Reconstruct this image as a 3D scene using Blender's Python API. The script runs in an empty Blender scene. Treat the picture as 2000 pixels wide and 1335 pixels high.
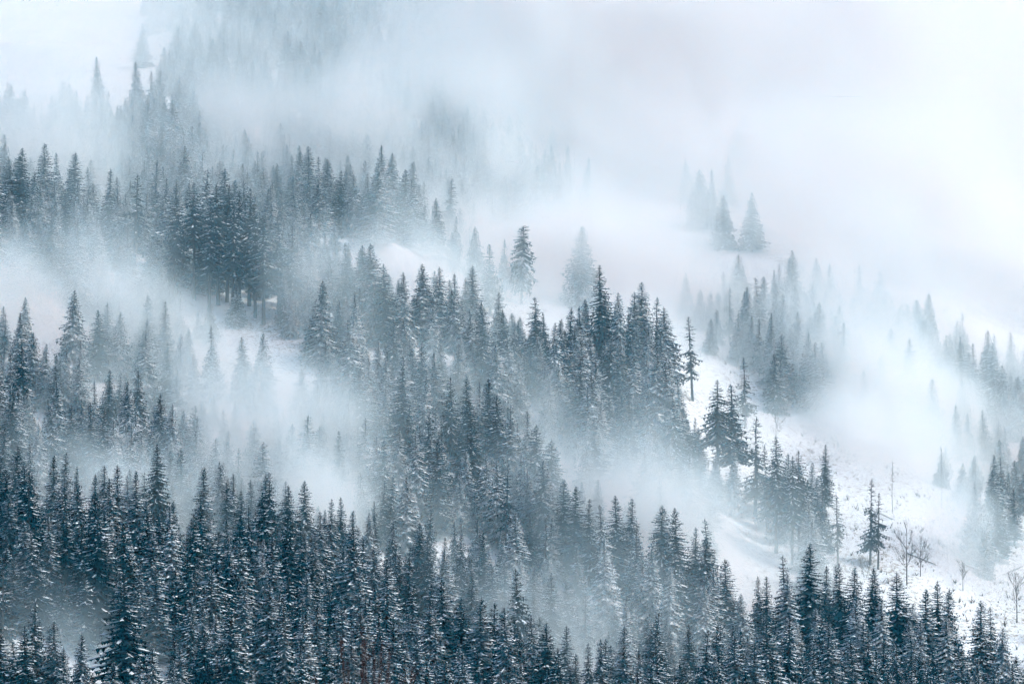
import bpy, math, random, time
import numpy as np
from mathutils import Vector, Matrix
T0 = time.time()
sc = bpy.context.scene
COL = sc.collection
R = math.radians

# ------------------------------------------------------------------ camera
PITCH = R(4.0)
FPX = 6000.0                       # focal length in pixels of the 2000 x 1335 photograph
cd = bpy.data.cameras.new('camera')
cam = bpy.data.objects.new('camera', cd)
COL.objects.link(cam)
cam.location = (0, 0, 0)
cam.rotation_euler = (R(90) + PITCH, 0, 0)
cd.sensor_width = 36.0
cd.lens = 36.0 * FPX / 2000.0
cd.clip_start = 0.5
cd.clip_end = 9000.0
cd.dof.use_dof = True
cd.dof.focus_distance = 800.0
cd.dof.aperture_fstop = 2.2
sc.camera = cam

# ------------------------------------------------------------------ sky and sun
SUN_EL, SUN_AZ = R(52), R(98)      # azimuth from +Y towards +X: to the right of the slope
w = bpy.data.worlds.new('World')
sc.world = w
w.use_nodes = True
wn = w.node_tree
bg = wn.nodes['Background']
sky = wn.nodes.new('ShaderNodeTexSky')
sky.sky_type = 'NISHITA'
sky.sun_disc = False
sky.sun_elevation = SUN_EL
sky.sun_rotation = SUN_AZ
sky.air_density = 1.0
sky.dust_density = 2.2
sky.ozone_density = 0.6
wn.links.new(sky.outputs[0], bg.inputs[0])
bg.inputs[1].default_value = 0.12
sl = bpy.data.lights.new('sun', 'SUN')
sl.energy = 1.5
sl.angle = R(12)
sl.color = (0.86, 1.0, 0.99)
so = bpy.data.objects.new('sun', sl)
COL.objects.link(so)
sd = Vector((math.sin(SUN_AZ) * math.cos(SUN_EL), math.cos(SUN_AZ) * math.cos(SUN_EL), math.sin(SUN_EL)))
so.rotation_euler = sd.to_track_quat('Z', 'Y').to_euler()
so.location = (0, 0, 60)

sc.view_settings.view_transform = 'Standard'
sc.view_settings.look = 'None'
sc.view_settings.gamma = 1.0
sc.view_settings.use_curve_mapping = False
sc.view_settings.exposure = 0.78
sc.render.engine = 'CYCLES'
cy = sc.cycles
cy.max_bounces = 7
cy.diffuse_bounces = 2
cy.glossy_bounces = 1
cy.transmission_bounces = 0
cy.volume_bounces = 6
cy.transparent_max_bounces = 4
cy.volume_step_rate = 5.0
cy.volume_max_steps = 160
cy.use_adaptive_sampling = True
cy.adaptive_threshold = 0.07
cy.adaptive_min_samples = 20
cy.use_denoising = True
cy.caustics_reflective = False
cy.caustics_refractive = False
sc.render.use_persistent_data = False

rnd = random.Random(7)
nrg = np.random.default_rng(11)

# ------------------------------------------------------------------ materials
def new_mat(name):
    m = bpy.data.materials.new(name)
    m.use_nodes = True
    return m, m.node_tree, m.node_tree.nodes['Principled BSDF']

def noise(nt, scale, detail=4, rough=.55, vec=None):
    n = nt.nodes.new('ShaderNodeTexNoise')
    n.inputs['Scale'].default_value = scale
    n.inputs['Detail'].default_value = detail
    n.inputs['Roughness'].default_value = rough
    if vec is not None:
        nt.links.new(vec, n.inputs['Vector'])
    return n

def ramp(nt, fac, stops):
    r = nt.nodes.new('ShaderNodeValToRGB')
    e = r.color_ramp.elements
    while len(e) < len(stops):
        e.new(.5)
    for i, (p, c) in enumerate(stops):
        e[i].position = p
        e[i].color = (*c, 1)
    nt.links.new(fac, r.inputs[0])
    return r

def needle_material(name, dust):
    m, nt, b = new_mat(name)
    tc = nt.nodes.new('ShaderNodeTexCoord')
    n = noise(nt, 1.3, 3, .6, tc.outputs['Object'])
    oi = nt.nodes.new('ShaderNodeObjectInfo')
    r1 = ramp(nt, oi.outputs['Random'], [(0, (.0025, .012, .014)), (.5, (.002, .011, .015)), (.75, (.005, .014, .012)), (1, (.012, .015, .010))])
    mx = nt.nodes.new('ShaderNodeMix')
    mx.data_type = 'RGBA'
    mx.blend_type = 'MULTIPLY'
    mx.inputs[0].default_value = 1.0
    r2 = ramp(nt, n.outputs['Fac'], [(.3, (.6, .62, .65)), (.7, (1.25, 1.2, 1.15))])
    nt.links.new(r1.outputs[0], mx.inputs['A'])
    nt.links.new(r2.outputs[0], mx.inputs['B'])
    # a dusting of snow lies on whatever faces up
    ge = nt.nodes.new('ShaderNodeNewGeometry')
    sx = nt.nodes.new('ShaderNodeSeparateXYZ')
    nt.links.new(ge.outputs['Normal'], sx.inputs[0])
    mr = nt.nodes.new('ShaderNodeMapRange')
    mr.inputs['From Min'].default_value = .15
    mr.inputs['From Max'].default_value = .8
    mr.inputs['To Max'].default_value = dust
    nt.links.new(sx.outputs['Z'], mr.inputs['Value'])
    n3 = noise(nt, 2.2, 2, .6, tc.outputs['Object'])
    r3 = ramp(nt, n3.outputs['Fac'], [(.35, (.1, .1, .1)), (.62, (1, 1, 1))])
    mu = nt.nodes.new('ShaderNodeMath')
    mu.operation = 'MULTIPLY'
    nt.links.new(mr.outputs[0], mu.inputs[0])
    nt.links.new(r3.outputs[0], mu.inputs[1])
    m2 = nt.nodes.new('ShaderNodeMix')
    m2.data_type = 'RGBA'
    nt.links.new(mu.outputs[0], m2.inputs[0])
    nt.links.new(mx.outputs['Result'], m2.inputs['A'])
    m2.inputs['B'].default_value = (.74, .78, .80, 1)
    nt.links.new(m2.outputs['Result'], b.inputs['Base Color'])
    b.inputs['Roughness'].default_value = .8
    b.inputs['Specular IOR Level'].default_value = .03
    return m

def bark_material(name, c0, c1):
    m, nt, b = new_mat(name)
    tc = nt.nodes.new('ShaderNodeTexCoord')
    n = noise(nt, 2.5, 5, .65, tc.outputs['Object'])
    r = ramp(nt, n.outputs['Fac'], [(.3, c0), (.75, c1)])
    nt.links.new(r.outputs[0], b.inputs['Base Color'])
    b.inputs['Roughness'].default_value = .9
    b.inputs['Specular IOR Level'].default_value = .15
    return m

def snow_material():
    m, nt, b = new_mat('snow')
    tc = nt.nodes.new('ShaderNodeTexCoord')
    n = noise(nt, .8, 3, .6, tc.outputs['Object'])
    r = ramp(nt, n.outputs['Fac'], [(.3, (.78, .80, .83)), (.7, (.87, .88, .89))])
    nt.links.new(r.outputs[0], b.inputs['Base Color'])
    b.inputs['Roughness'].default_value = .6
    b.inputs['Specular IOR Level'].default_value = .2
    return m

def ground_material():
    m, nt, b = new_mat('snowy_ground')
    tc = nt.nodes.new('ShaderNodeTexCoord')
    n1 = noise(nt, .9, 6, .7, tc.outputs['Object'])
    n2 = noise(nt, .05, 4, .6, tc.outputs['Object'])
    ad = nt.nodes.new('ShaderNodeMath')
    ad.operation = 'MULTIPLY_ADD'
    nt.links.new(n2.outputs['Fac'], ad.inputs[0])
    ad.inputs[1].default_value = .35
    nt.links.new(n1.outputs['Fac'], ad.inputs[2])
    r = ramp(nt, ad.outputs[0], [(.40, (.83, .85, .87)), (.70, (.82, .84, .86)), (.80, (.40, .37, .33)), (.92, (.16, .13, .11))])
    nt.links.new(r.outputs[0], b.inputs['Base Color'])
    b.inputs['Roughness'].default_value = .8
    b.inputs['Specular IOR Level'].default_value = .1
    bp = nt.nodes.new('ShaderNodeBump')
    bp.inputs['Strength'].default_value = .6
    bp.inputs['Distance'].default_value = 1.2
    nt.links.new(n1.outputs['Fac'], bp.inputs['Height'])
    nt.links.new(bp.outputs[0], b.inputs['Normal'])
    return m

M_NEEDLE = needle_material('spruce_needles', .05)
M_FLECK = needle_material('dusted_spruce_needles', .3)
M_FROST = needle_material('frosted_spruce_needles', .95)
M_SNOW = snow_material()
M_BARK = bark_material('spruce_bark', (.035, .030, .028), (.10, .085, .075))
M_DEAD = bark_material('weathered_dead_wood', (.10, .095, .09), (.24, .225, .21))
M_TWIG = bark_material('bare_twig_bark', (.045, .038, .035), (.11, .095, .085))
M_RUST = bark_material('red_brown_twig_bark', (.022, .012, .011), (.045, .021, .018))
M_SCRUB = bark_material('dry_scrub', (.10, .09, .08), (.22, .19, .16))
M_ROCK = bark_material('dark_rock', (.05, .055, .06), (.13, .13, .135))
M_GROUND = ground_material()

# ------------------------------------------------------------------ terrain
# one profile per bearing: distance, and the height at which the photograph shows that ground
PROF = {
 0:    [(500,1700),(540,1560),(580,1440),(620,1330),(680,1070),(715,1050),(770,930),(820,820),(860,700),(890,580),(920,450),(960,430),(1020,400),(1100,330),(1250,200),(1500,40),(1900,-120)],
 250:  [(500,1700),(540,1580),(580,1450),(630,1320),(690,1110),(720,1080),(770,970),(820,860),(865,740),(895,640),(920,560),(945,490),(1000,440),(1060,400),(1120,300),(1250,200),(1500,60),(1900,-100)],
 500:  [(500,1720),(540,1600),(590,1450),(640,1330),(700,1140),(730,1110),(780,1010),(825,900),(860,790),(885,700),(905,630),(940,580),(990,490),(1030,430),(1110,390),(1200,320),(1300,200),(1400,100),(1500,20),(1900,-150)],
 750:  [(500,1740),(540,1620),(590,1500),(640,1380),(700,1200),(740,1130),(790,1010),(830,880),(860,780),(885,700),(920,640),(955,560),(990,480),(1020,435),(1080,415),(1150,395),(1250,300),(1350,180),(1450,80),(1600,-20),(1900,-160)],
 1000: [(500,1760),(540,1640),(590,1520),(640,1400),(690,1290),(740,1180),(780,1080),(800,1020),(830,960),(860,880),(880,780),(920,690),(960,640),(1000,585),(1060,540),(1150,470),(1250,380),(1350,260),(1500,120),(1700,0),(1900,-100)],
 1250: [(500,1780),(540,1660),(590,1560),(640,1450),(690,1360),(720,1270),(740,1210),(770,1150),(800,1060),(830,960),(860,890),(890,800),(920,740),(970,680),(1030,630),(1090,560),(1150,480),(1200,430),(1300,360),(1400,290),(1500,220),(1700,100),(1900,0)],
 1500: [(500,1800),(540,1700),(590,1600),(640,1500),(690,1400),(720,1330),(745,1290),(780,1200),(810,1120),(840,1060),(870,980),(900,900),(930,830),(960,760),(1000,700),(1050,650),(1100,580),(1150,490),(1200,450),(1300,400),(1400,350),(1500,310),(1700,200),(1900,100)],
 1750: [(500,1820),(540,1720),(590,1620),(640,1530),(690,1430),(715,1380),(740,1330),(775,1250),(805,1180),(830,1110),(860,1040),(890,970),(920,890),(950,820),(980,760),(1020,720),(1080,670),(1160,620),(1250,560),(1400,450),(1500,380),(1700,230),(1900,90)],
 2000: [(500,1840),(540,1750),(590,1660),(640,1570),(690,1480),(720,1410),(745,1370),(780,1310),(810,1240),(840,1170),(870,1090),(900,1010),(940,930),(980,880),(1020,840),(1080,790),(1160,730),(1250,650),(1400,520),(1500,440),(1700,280),(1900,120)],
}
PROF[-500] = [(d, p - 50) for d, p in PROF[0]]
PROF[2500] = [(d, p + 90) for d, p in PROF[2000]]
COLS = sorted(PROF)
TP = math.tan(PITCH)

def ray_slope(py):
    ry = (667.5 - py) / FPX
    return (math.sin(PITCH) + ry * math.cos(PITCH)) / (math.cos(PITCH) - ry * math.sin(PITCH))

YS = np.arange(500, 1901, 4.0)
tab = []
k = np.exp(-.5 * (np.arange(-8, 9) / 3.2) ** 2)
k /= k.sum()
for c in COLS:
    ds, ps = zip(*PROF[c])
    z = np.array([ray_slope(p) * y for p, y in zip(np.interp(YS, ds, ps), YS)])
    zz = np.pad(z, 8, mode='reflect', reflect_type='odd')
    tab.append(np.convolve(zz, k, 'valid'))
tab = np.array(tab)                       # column, distance

def vnoise(x, y, seed):
    """smooth value noise on arrays"""
    g = np.random.default_rng(seed).random((64, 64))
    xi, yi = np.floor(x).astype(int), np.floor(y).astype(int)
    fx, fy = x - xi, y - yi
    fx, fy = fx * fx * (3 - 2 * fx), fy * fy * (3 - 2 * fy)
    a, b = g[xi % 64, yi % 64], g[(xi + 1) % 64, yi % 64]
    c, d = g[xi % 64, (yi + 1) % 64], g[(xi + 1) % 64, (yi + 1) % 64]
    return (a * (1 - fx) + b * fx) * (1 - fy) + (c * (1 - fx) + d * fx) * fy - .5

CA = np.array(COLS, float)
def ground_z(x, y):
    x = np.asarray(x, float)
    y = np.asarray(y, float)
    yc = np.clip(y, 500, 1900)
    px = np.clip(1000 + FPX * x / yc, CA[0], CA[-1] - .01)
    i = np.clip(np.searchsorted(CA, px, side='right') - 1, 0, len(CA) - 2)
    f = (px - CA[i]) / (CA[i + 1] - CA[i])
    f = f * f * (3 - 2 * f) * .6 + f * .4
    j = np.clip((yc - 500) / 4.0, 0, len(YS) - 1.001)
    j0 = j.astype(int)
    g = j - j0
    z = (tab[i, j0] * (1 - g) + tab[i, j0 + 1] * g) * (1 - f) + (tab[i + 1, j0] * (1 - g) + tab[i + 1, j0 + 1] * g) * f
    z = z + np.maximum(y - 1900, 0) * .33
    near = np.where(y < 60, -1.75 - .12 * np.maximum(y, -400), -8.95 - .38 * (y - 60))
    near = np.maximum(near, -100 - .02 * np.abs(y - 300))
    t = np.clip((y - 330) / 170.0, 0, 1)
    t = t * t * (3 - 2 * t)
    z = np.where(y < 500, near * (1 - t) + z * t, z)
    amp = np.clip((y - 400) / 200.0, 0, 1)
    z = z + amp * (vnoise(x / 37 + 9, y / 37 + 3, 1) * 5 + vnoise(x / 11 + 5, y / 11, 2) * 1.6 + vnoise(x / 3.5, y / 3.5, 3) * .5)
    return z

def gz(x, y):
    return float(ground_z(np.array([x]), np.array([y]))[0])

def axis(a, b, n):
    return list(np.linspace(a, b, n, endpoint=False))
gx = np.array(axis(-1600, -360, 20) + axis(-360, 360, 200) + list(np.linspace(360, 1600, 21)))
gy = np.array(axis(-400, 520, 60) + axis(520, 1150, 210) + axis(1150, 1900, 100) + list(np.linspace(1900, 2700, 16)))
GX, GY = np.meshgrid(gx, gy)
GZ = ground_z(GX.ravel(), GY.ravel())
vs = np.column_stack([GX.ravel(), GY.ravel(), GZ])
nx, ny = len(gx), len(gy)
ii = (np.arange(ny - 1)[:, None] * nx + np.arange(nx - 1)[None, :]).ravel()
fs = np.column_stack([ii, ii + 1, ii + nx + 1, ii + nx])
me = bpy.data.meshes.new('terrain')
me.from_pydata(vs.tolist(), [], fs.tolist())
me.polygons.foreach_set('use_smooth', [True] * len(me.polygons))
me.materials.append(M_GROUND)
terrain = bpy.data.objects.new('terrain', me)
COL.objects.link(terrain)
terrain['kind'] = 'structure'
terrain['label'] = 'snow covered mountain slope with spurs and hollows under the forest'

def pixel_dir(px, py):
    a, b = (px - 1000) / FPX, (667.5 - py) / FPX
    return np.array((a, math.cos(PITCH) - b * math.sin(PITCH), math.sin(PITCH) + b * math.cos(PITCH)))

def to_pixel(p):
    d = p[1] * math.cos(PITCH) + p[2] * math.sin(PITCH)
    u = -p[1] * math.sin(PITCH) + p[2] * math.cos(PITCH)
    return 1000 + FPX * p[0] / d, 667.5 - FPX * u / d, d

def stand_point(px, py, H, near=505, far=1880):
    """where a tree of height H stands on the slope so that its tip shows at that place of the photograph"""
    d = pixel_dir(px, py)
    y = np.arange(near, far, 1.0)
    t = y / d[1]
    s = ground_z(t * d[0], y) + H - t * d[2]
    k = np.nonzero((s[:-1] < 0) & (s[1:] >= 0))[0]
    q = k[0] if len(k) else int(np.argmin(np.abs(s)))
    return float(t[q] * d[0]), float(y[q])

print('terrain', time.time() - T0)

# ------------------------------------------------------------------ mesh helpers
class MB:
    def __init__(s):
        s.v, s.f, s.m = [], [], []
    def add(s, vs, fs, m=0):
        o = len(s.v)
        s.v.extend(vs)
        s.f.extend([tuple(i + o for i in f) for f in fs])
        s.m.extend([m] * len(fs))
    def mesh(s, name, mats, smooth=False):
        me = bpy.data.meshes.new(name)
        me.from_pydata(s.v, [], s.f)
        for m in mats:
            me.materials.append(m)
        if len(mats) > 1:
            me.polygons.foreach_set('material_index', s.m)
        if smooth:
            me.polygons.foreach_set('use_smooth', [True] * len(s.f))
        me.update()
        return me

def tube(mb, pts, rads, n=6, cap=True):
    vs, fs = [], []
    for i, (p, r) in enumerate(zip(pts, rads)):
        a = pts[max(i - 1, 0)]
        b = pts[min(i + 1, len(pts) - 1)]
        d = (Vector(b) - Vector(a)).normalized()
        u = d.cross(Vector((0, 0, 1)) if abs(d.z) < .9 else Vector((1, 0, 0))).normalized()
        v = d.cross(u)
        for k in range(n):
            t = 2 * math.pi * k / n
            vs.append(tuple(Vector(p) + (u * math.cos(t) + v * math.sin(t)) * r))
    for i in range(len(pts) - 1):
        for k in range(n):
            a, b = i * n + k, i * n + (k + 1) % n
            fs.append((a, b, b + n, a + n))
    if cap:
        fs.append(tuple(range(n - 1, -1, -1)))
        fs.append(tuple((len(pts) - 1) * n + k for k in range(n)))
    mb.add(vs, fs)

# ------------------------------------------------------------------ spruces
def bough(fol, snow, rg, h, az, L, pitch, sag, lift, snowy, hang):
    """one drooping bough: a ribbon with ragged side sprays hanging from it, and the snow lying along it"""
    ca, sa = math.cos(az), math.sin(az)
    n = 5 if L > 1.4 else 3
    ax = []
    bend = rg.uniform(-.12, .12)
    for i in range(n + 1):
        t = i / n
        r = .06 + L * t
        z = h + L * (pitch * t - sag * t * t + lift * t ** 3)
        off = bend * L * t * t
        ax.append((ca * r - sa * off, sa * r + ca * off, z))
    def at(t):
        q = min(t * n, n - 1e-6)
        i = int(q)
        f = q - i
        return tuple(a + (b - a) * f for a, b in zip(ax[i], ax[i + 1]))
    vs, fs = [], []
    W = .17 * L + .12
    # main ribbon, roof shaped
    for i in range(n + 1):
        t = i / n
        ww = W * (.35 + 1.1 * t) * (1.15 - t) * rg.uniform(.75, 1.2)
        x, y, z = ax[i]
        dz = ww * .55
        vs += [(x + sa * ww, y - ca * ww, z - dz), (x, y, z), (x - sa * ww, y + ca * ww, z - dz)]
    for i in range(n):
        a = 3 * i
        fs += [(a, a + 3, a + 4, a + 1), (a + 1, a + 4, a + 5, a + 2)]
    # sprays
    m = 4 if L > 2.2 else (3 if L > 1.0 else 2)
    for i in range(m):
        for s in (-1, 1):
            t = (i + rg.uniform(.25, .95)) / m
            x, y, z = at(max(t - .13, 0))
            x2, y2, z2 = at(min(t + .06, 1))
            wl = W * rg.uniform(1.1, 2.0) * (1.25 - .75 * t)
            fw = wl * rg.uniform(.35, .9)
            o = len(vs)
            vs += [(x, y, z), (x2, y2, z2),
                   (x2 + s * sa * wl + ca * fw, y2 - s * ca * wl + sa * fw, z2 - wl * rg.uniform(.25, .75))]
            fs.append((o, o + 1, o + 2))
        # hanging twigs
        t = (i + rg.uniform(.1, .9)) / m
        x, y, z = at(max(t - .1, 0))
        x2, y2, z2 = at(min(t + .1, 1))
        o = len(vs)
        dr = hang * rg.uniform(.5, 1.3)
        jx, jy = rg.uniform(-.15, .15), rg.uniform(-.15, .15)
        vs += [(x, y, z), (x2, y2, z2), ((x + x2) / 2 + jx, (y + y2) / 2 + jy, z2 - dr)]
        fs.append((o, o + 1, o + 2))
    # tip
    x, y, z = ax[-1]
    e = .10 * L + .12
    vs_o = len(vs)
    vs += [(x + sa * .08, y - ca * .08, z), (x - sa * .08, y + ca * .08, z), (x + ca * e, y + sa * e, z - e * .2 + lift * .1)]
    fs.append((vs_o, vs_o + 1, vs_o + 2))
    fol.add(vs, fs)
    # snow: one to three lens shaped loads along the bough
    if rg.random() < snowy:
        k = 1 if L < 1.2 else rg.choice((1, 2, 2, 3))
        t = rg.uniform(.12, .4)
        for _ in range(k):
            t1 = min(t + rg.uniform(.3, .68), 1.0)
            if t1 - t < .1:
                break
            st = 4
            wv = (.09 + .040 * L) * rg.uniform(.55, 1.5)
            hh = wv * rg.uniform(.5, .8)
            v2, f2 = [], []
            sx = rg.uniform(-.4, .4) * W
            for q in range(st):
                u = q / (st - 1)
                tt = t + (t1 - t) * u
                x, y, z = at(tt)
                x, y, z = x + sa * sx * u, y - ca * sx * u, z + .03 - abs(sx) * u * .4
                g = (.35, 1.0, .9, .2)[q] * rg.uniform(.8, 1.2)
                v2 += [(x + sa * wv * g, y - ca * wv * g, z - wv * g * .35), (x, y, z + hh * g), (x - sa * wv * g, y + ca * wv * g, z - wv * g * .35)]
            for q in range(st - 1):
                a = 3 * q
                f2 += [(a, a + 3, a + 4, a + 1), (a + 1, a + 4, a + 5, a + 2)]
            e0 = 3 * (st - 1)
            f2 += [(e0, e0 + 2, e0 + 1)]
            snow.add(v2, f2)
            t = t1 + rg.uniform(.03, .15)
            if t > .9:
                break
        # snow on a side spray
        if L > 1.2 and rg.random() < .6:
            t = rg.uniform(.4, .95)
            s = rg.choice((-1, 1))
            x, y, z = at(t)
            wl = W * rg.uniform(.8, 1.5)
            fw = wl * .7
            b = .09 + .025 * L
            p0 = (x + s * sa * wl * .2, y - s * ca * wl * .2, z + .04)
            p1 = (x + s * sa * wl + ca * fw, y - s * ca * wl + sa * fw, z - wl * .35)
            v2 = [(p0[0] + ca * b, p0[1] + sa * b, p0[2] - .02), (p0[0], p0[1], p0[2] + .05), (p0[0] - ca * b, p0[1] - sa * b, p0[2] - .02),
                  (p1[0] + ca * b, p1[1] + sa * b, p1[2] - .02), (p1[0], p1[1], p1[2] + .05), (p1[0] - ca * b, p1[1] - sa * b, p1[2] - .02)]
            snow.add(v2, [(0, 3, 4, 1), (1, 4, 5, 2)])

def make_spruce(seed, H=26.0, bare=.1, rad=.135, snowy=.6, ragged=0.0, droop=1.0, dense=1.0, top='spire', lean=0.0):
    """three meshes of one spruce of height H standing on the origin: trunk, crown, snow"""
    rg = random.Random(seed)
    fol, snow, tr = MB(), MB(), MB()
    sway = [(rg.uniform(-.12, .12), rg.uniform(-.12, .12)) for _ in range(8)]
    n = 7
    pts = [(sway[i][0] * (i / n) + lean * H * (i / n) ** 2, sway[i][1] * (i / n), -1.2 + (H + .9) * i / n) for i in range(n + 1)]
    r0 = .0088 * H + .06
    tube(tr, pts, [r0 * (1.12 - t / n) ** .9 + .012 for t in range(n + 1)], 7)
    h0 = bare * H
    Rm = rad * H
    h = H - .15
    gapsec = [(rg.uniform(0, 6.28), rg.uniform(.5, 1.2), rg.uniform(h0, H * .8), rg.uniform(1.0, 3.5)) for _ in range(int(ragged * 14))]
    ph = rg.uniform(0, 6)
    sect = [rg.uniform(.82, 1.12) for _ in range(7)]
    lvl = 0
    while h > h0:
        u = (H - h) / (H - h0)
        if top == 'round':
            prof = (min(u, .6) / .6) ** .6 * (1 - max(u - .6, 0) ** 1.2 * 1.2)
        else:
            prof = u ** .84 * (1.0 if u < .86 else 1.0 - (u - .86) * 1.6)
        Rh = Rm * prof + .22
        cnt = max(4, int(round((4.4 + 4.4 * min(u * 1.8, 1)) * dense * rg.uniform(.85, 1.15))))
        wave = 1 + .16 * math.sin(h * 1.7 + ph) * (.4 + ragged)
        for k in range(cnt):
            az = 2 * math.pi * (k + rg.uniform(-.35, .35)) / cnt + lvl * 2.4
            hb = h + rg.uniform(-.25, .25)
            skip = False
            for (ga, gw, gh, gd) in gapsec:
                if abs(hb - gh) < gd and abs((az - ga + math.pi) % (2 * math.pi) - math.pi) < gw:
                    skip = rg.random() < .85
            if skip or rg.random() < ragged * .28:
                continue
            s = sect[int(((az % 6.2832) / 6.2832) * 7) % 7]
            L = Rh * s * wave * rg.uniform(.72, 1.14)
            if rg.random() < .12 + ragged * .25:
                L *= rg.uniform(.4, .75)
            hang = (.28 + .5 * min(u * 1.6, 1)) * droop * rg.uniform(.7, 1.3)
            pitch = .75 * (1 - min(u * 3.2, 1)) - (.18 + .32 * u) * droop * min(u * 4, 1)
            bough(fol, snow, rg, hb, az, L, pitch, .22 * droop, .25, snowy * (.75 + .4 * rg.random()), hang)
            if u > .2 and rg.random() < .5 and ragged < .5:
                bough(fol, snow, rg, hb + .2, az + rg.uniform(.2, .5), L * rg.uniform(.4, .65), pitch * .8, .2, .2, snowy * .3, hang * .8)
        h -= (.42 + .40 * min(u * 2.5, 1)) * (1 + ragged * .3) * H / 30.0
        lvl += 1
    if top == 'spire':       # leader
        for k in range(5):
            a = k * 1.256
            fol.add([(0, 0, H + .75), (.10 * math.cos(a), .10 * math.sin(a), H - .5), (.10 * math.cos(a + 1.2), .10 * math.sin(a + 1.2), H - .5)], [(0, 1, 2)])
    if bare > .15:           # dead lower twigs on the bare stem
        for k in range(int(bare * 70)):
            hb = rg.uniform(.12 * H * bare, h0)
            a = rg.uniform(0, 6.28)
            L = rg.uniform(.5, 1.9)
            tube(tr, [(0, 0, hb), (math.cos(a) * L, math.sin(a) * L, hb - L * rg.uniform(.1, .45))], [.035, .015], 3, False)
    if lean:
        for b in (fol, snow):
            b.v = [(x + lean * H * (max(z, 0) / H) ** 2, y, z) for x, y, z in b.v]
    return tr, fol, snow, H

# name, adjectives for labels, weight classes
KINDS = []
def kind(tag, adj, mat=None, **kw):
    mat = mat or M_NEEDLE
    tr, fol, snow, H = make_spruce(100 + len(KINDS) * 17, **kw)
    whole = MB()
    whole.add(tr.v, tr.f, 0)
    whole.add(fol.v, fol.f, 1)
    whole.add(snow.v, snow.f, 2)
    KINDS.append(dict(tag=tag, adj=adj, H=H, R=kw.get('rad', .135) * H, bare=kw.get('bare', .1),
        trunk=tr.mesh('spruce_trunk', [M_BARK], True), crown=fol.mesh('spruce_crown', [mat]), snow=snow.mesh('bough_snow', [M_SNOW], True),
        whole=whole.mesh('whole_spruce', [M_BARK, mat, M_SNOW])))

kind('full', 'full dark', H=31, bare=.07, rad=.200, snowy=0.44)
kind('full', 'full dark', H=33, bare=.10, rad=.185, snowy=0.34, droop=1.15)
kind('full', 'full snow-flecked', M_FLECK, H=30, bare=.06, rad=.210, snowy=0.68, droop=1.2)
kind('full', 'full snow-flecked', M_FLECK, H=32, bare=.12, rad=.190, snowy=0.65, droop=.95)
kind('slim', 'slender dark', H=31, bare=.12, rad=.145, snowy=0.39)
kind('slim', 'slender snow-flecked', M_FLECK, H=33, bare=.16, rad=.150, snowy=0.68, droop=1.25)
kind('tall', 'tall bare-stemmed', H=38, bare=.40, rad=.118, snowy=0.52, droop=1.25)
kind('tall', 'tall bare-stemmed', H=39, bare=.46, rad=.125, snowy=0.42, droop=1.35, ragged=.12)
kind('tall', 'tall bare-stemmed', H=36, bare=.34, rad=.130, snowy=0.57, droop=1.2)
kind('ragged', 'ragged thin', H=29, bare=.20, rad=.130, snowy=0.49, ragged=.50, droop=1.2, dense=.85)
kind('ragged', 'ragged gappy', H=30, bare=.28, rad=.140, snowy=0.44, ragged=.65, droop=1.1, dense=.9)
kind('snowy', 'snow-laden', M_FROST, H=29, bare=.06, rad=.210, snowy=1, droop=1.3)
kind('snowy', 'snow-laden', M_FROST, H=31, bare=.10, rad=.190, snowy=1, droop=1.4)
kind('frost', 'frosted broad', M_FROST, H=30, bare=.08, rad=.185, snowy=1, droop=1.1, ragged=.12)
kind('frost', 'frosted slender', M_FROST, H=32, bare=.14, rad=.145, snowy=0.98, droop=1.3, ragged=.2)
kind('lop', 'lopsided dark', H=30, bare=.12, rad=.175, snowy=0.52, droop=1.2, ragged=.4, lean=.03)
kind('young', 'small bushy', M_FLECK, H=17, bare=.04, rad=.21, snowy=0.78, droop=1.0)
kind('round', 'round-headed drooping', M_FROST, H=27, bare=.2, rad=.135, snowy=1, top='round', ragged=.2, droop=1.6)
BY = {}
for i, kd in enumerate(KINDS):
    BY.setdefault(kd['tag'], []).append(i)
print('kinds', time.time() - T0, sum(len(k['crown'].polygons) + len(k['snow'].polygons) for k in KINDS))

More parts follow.
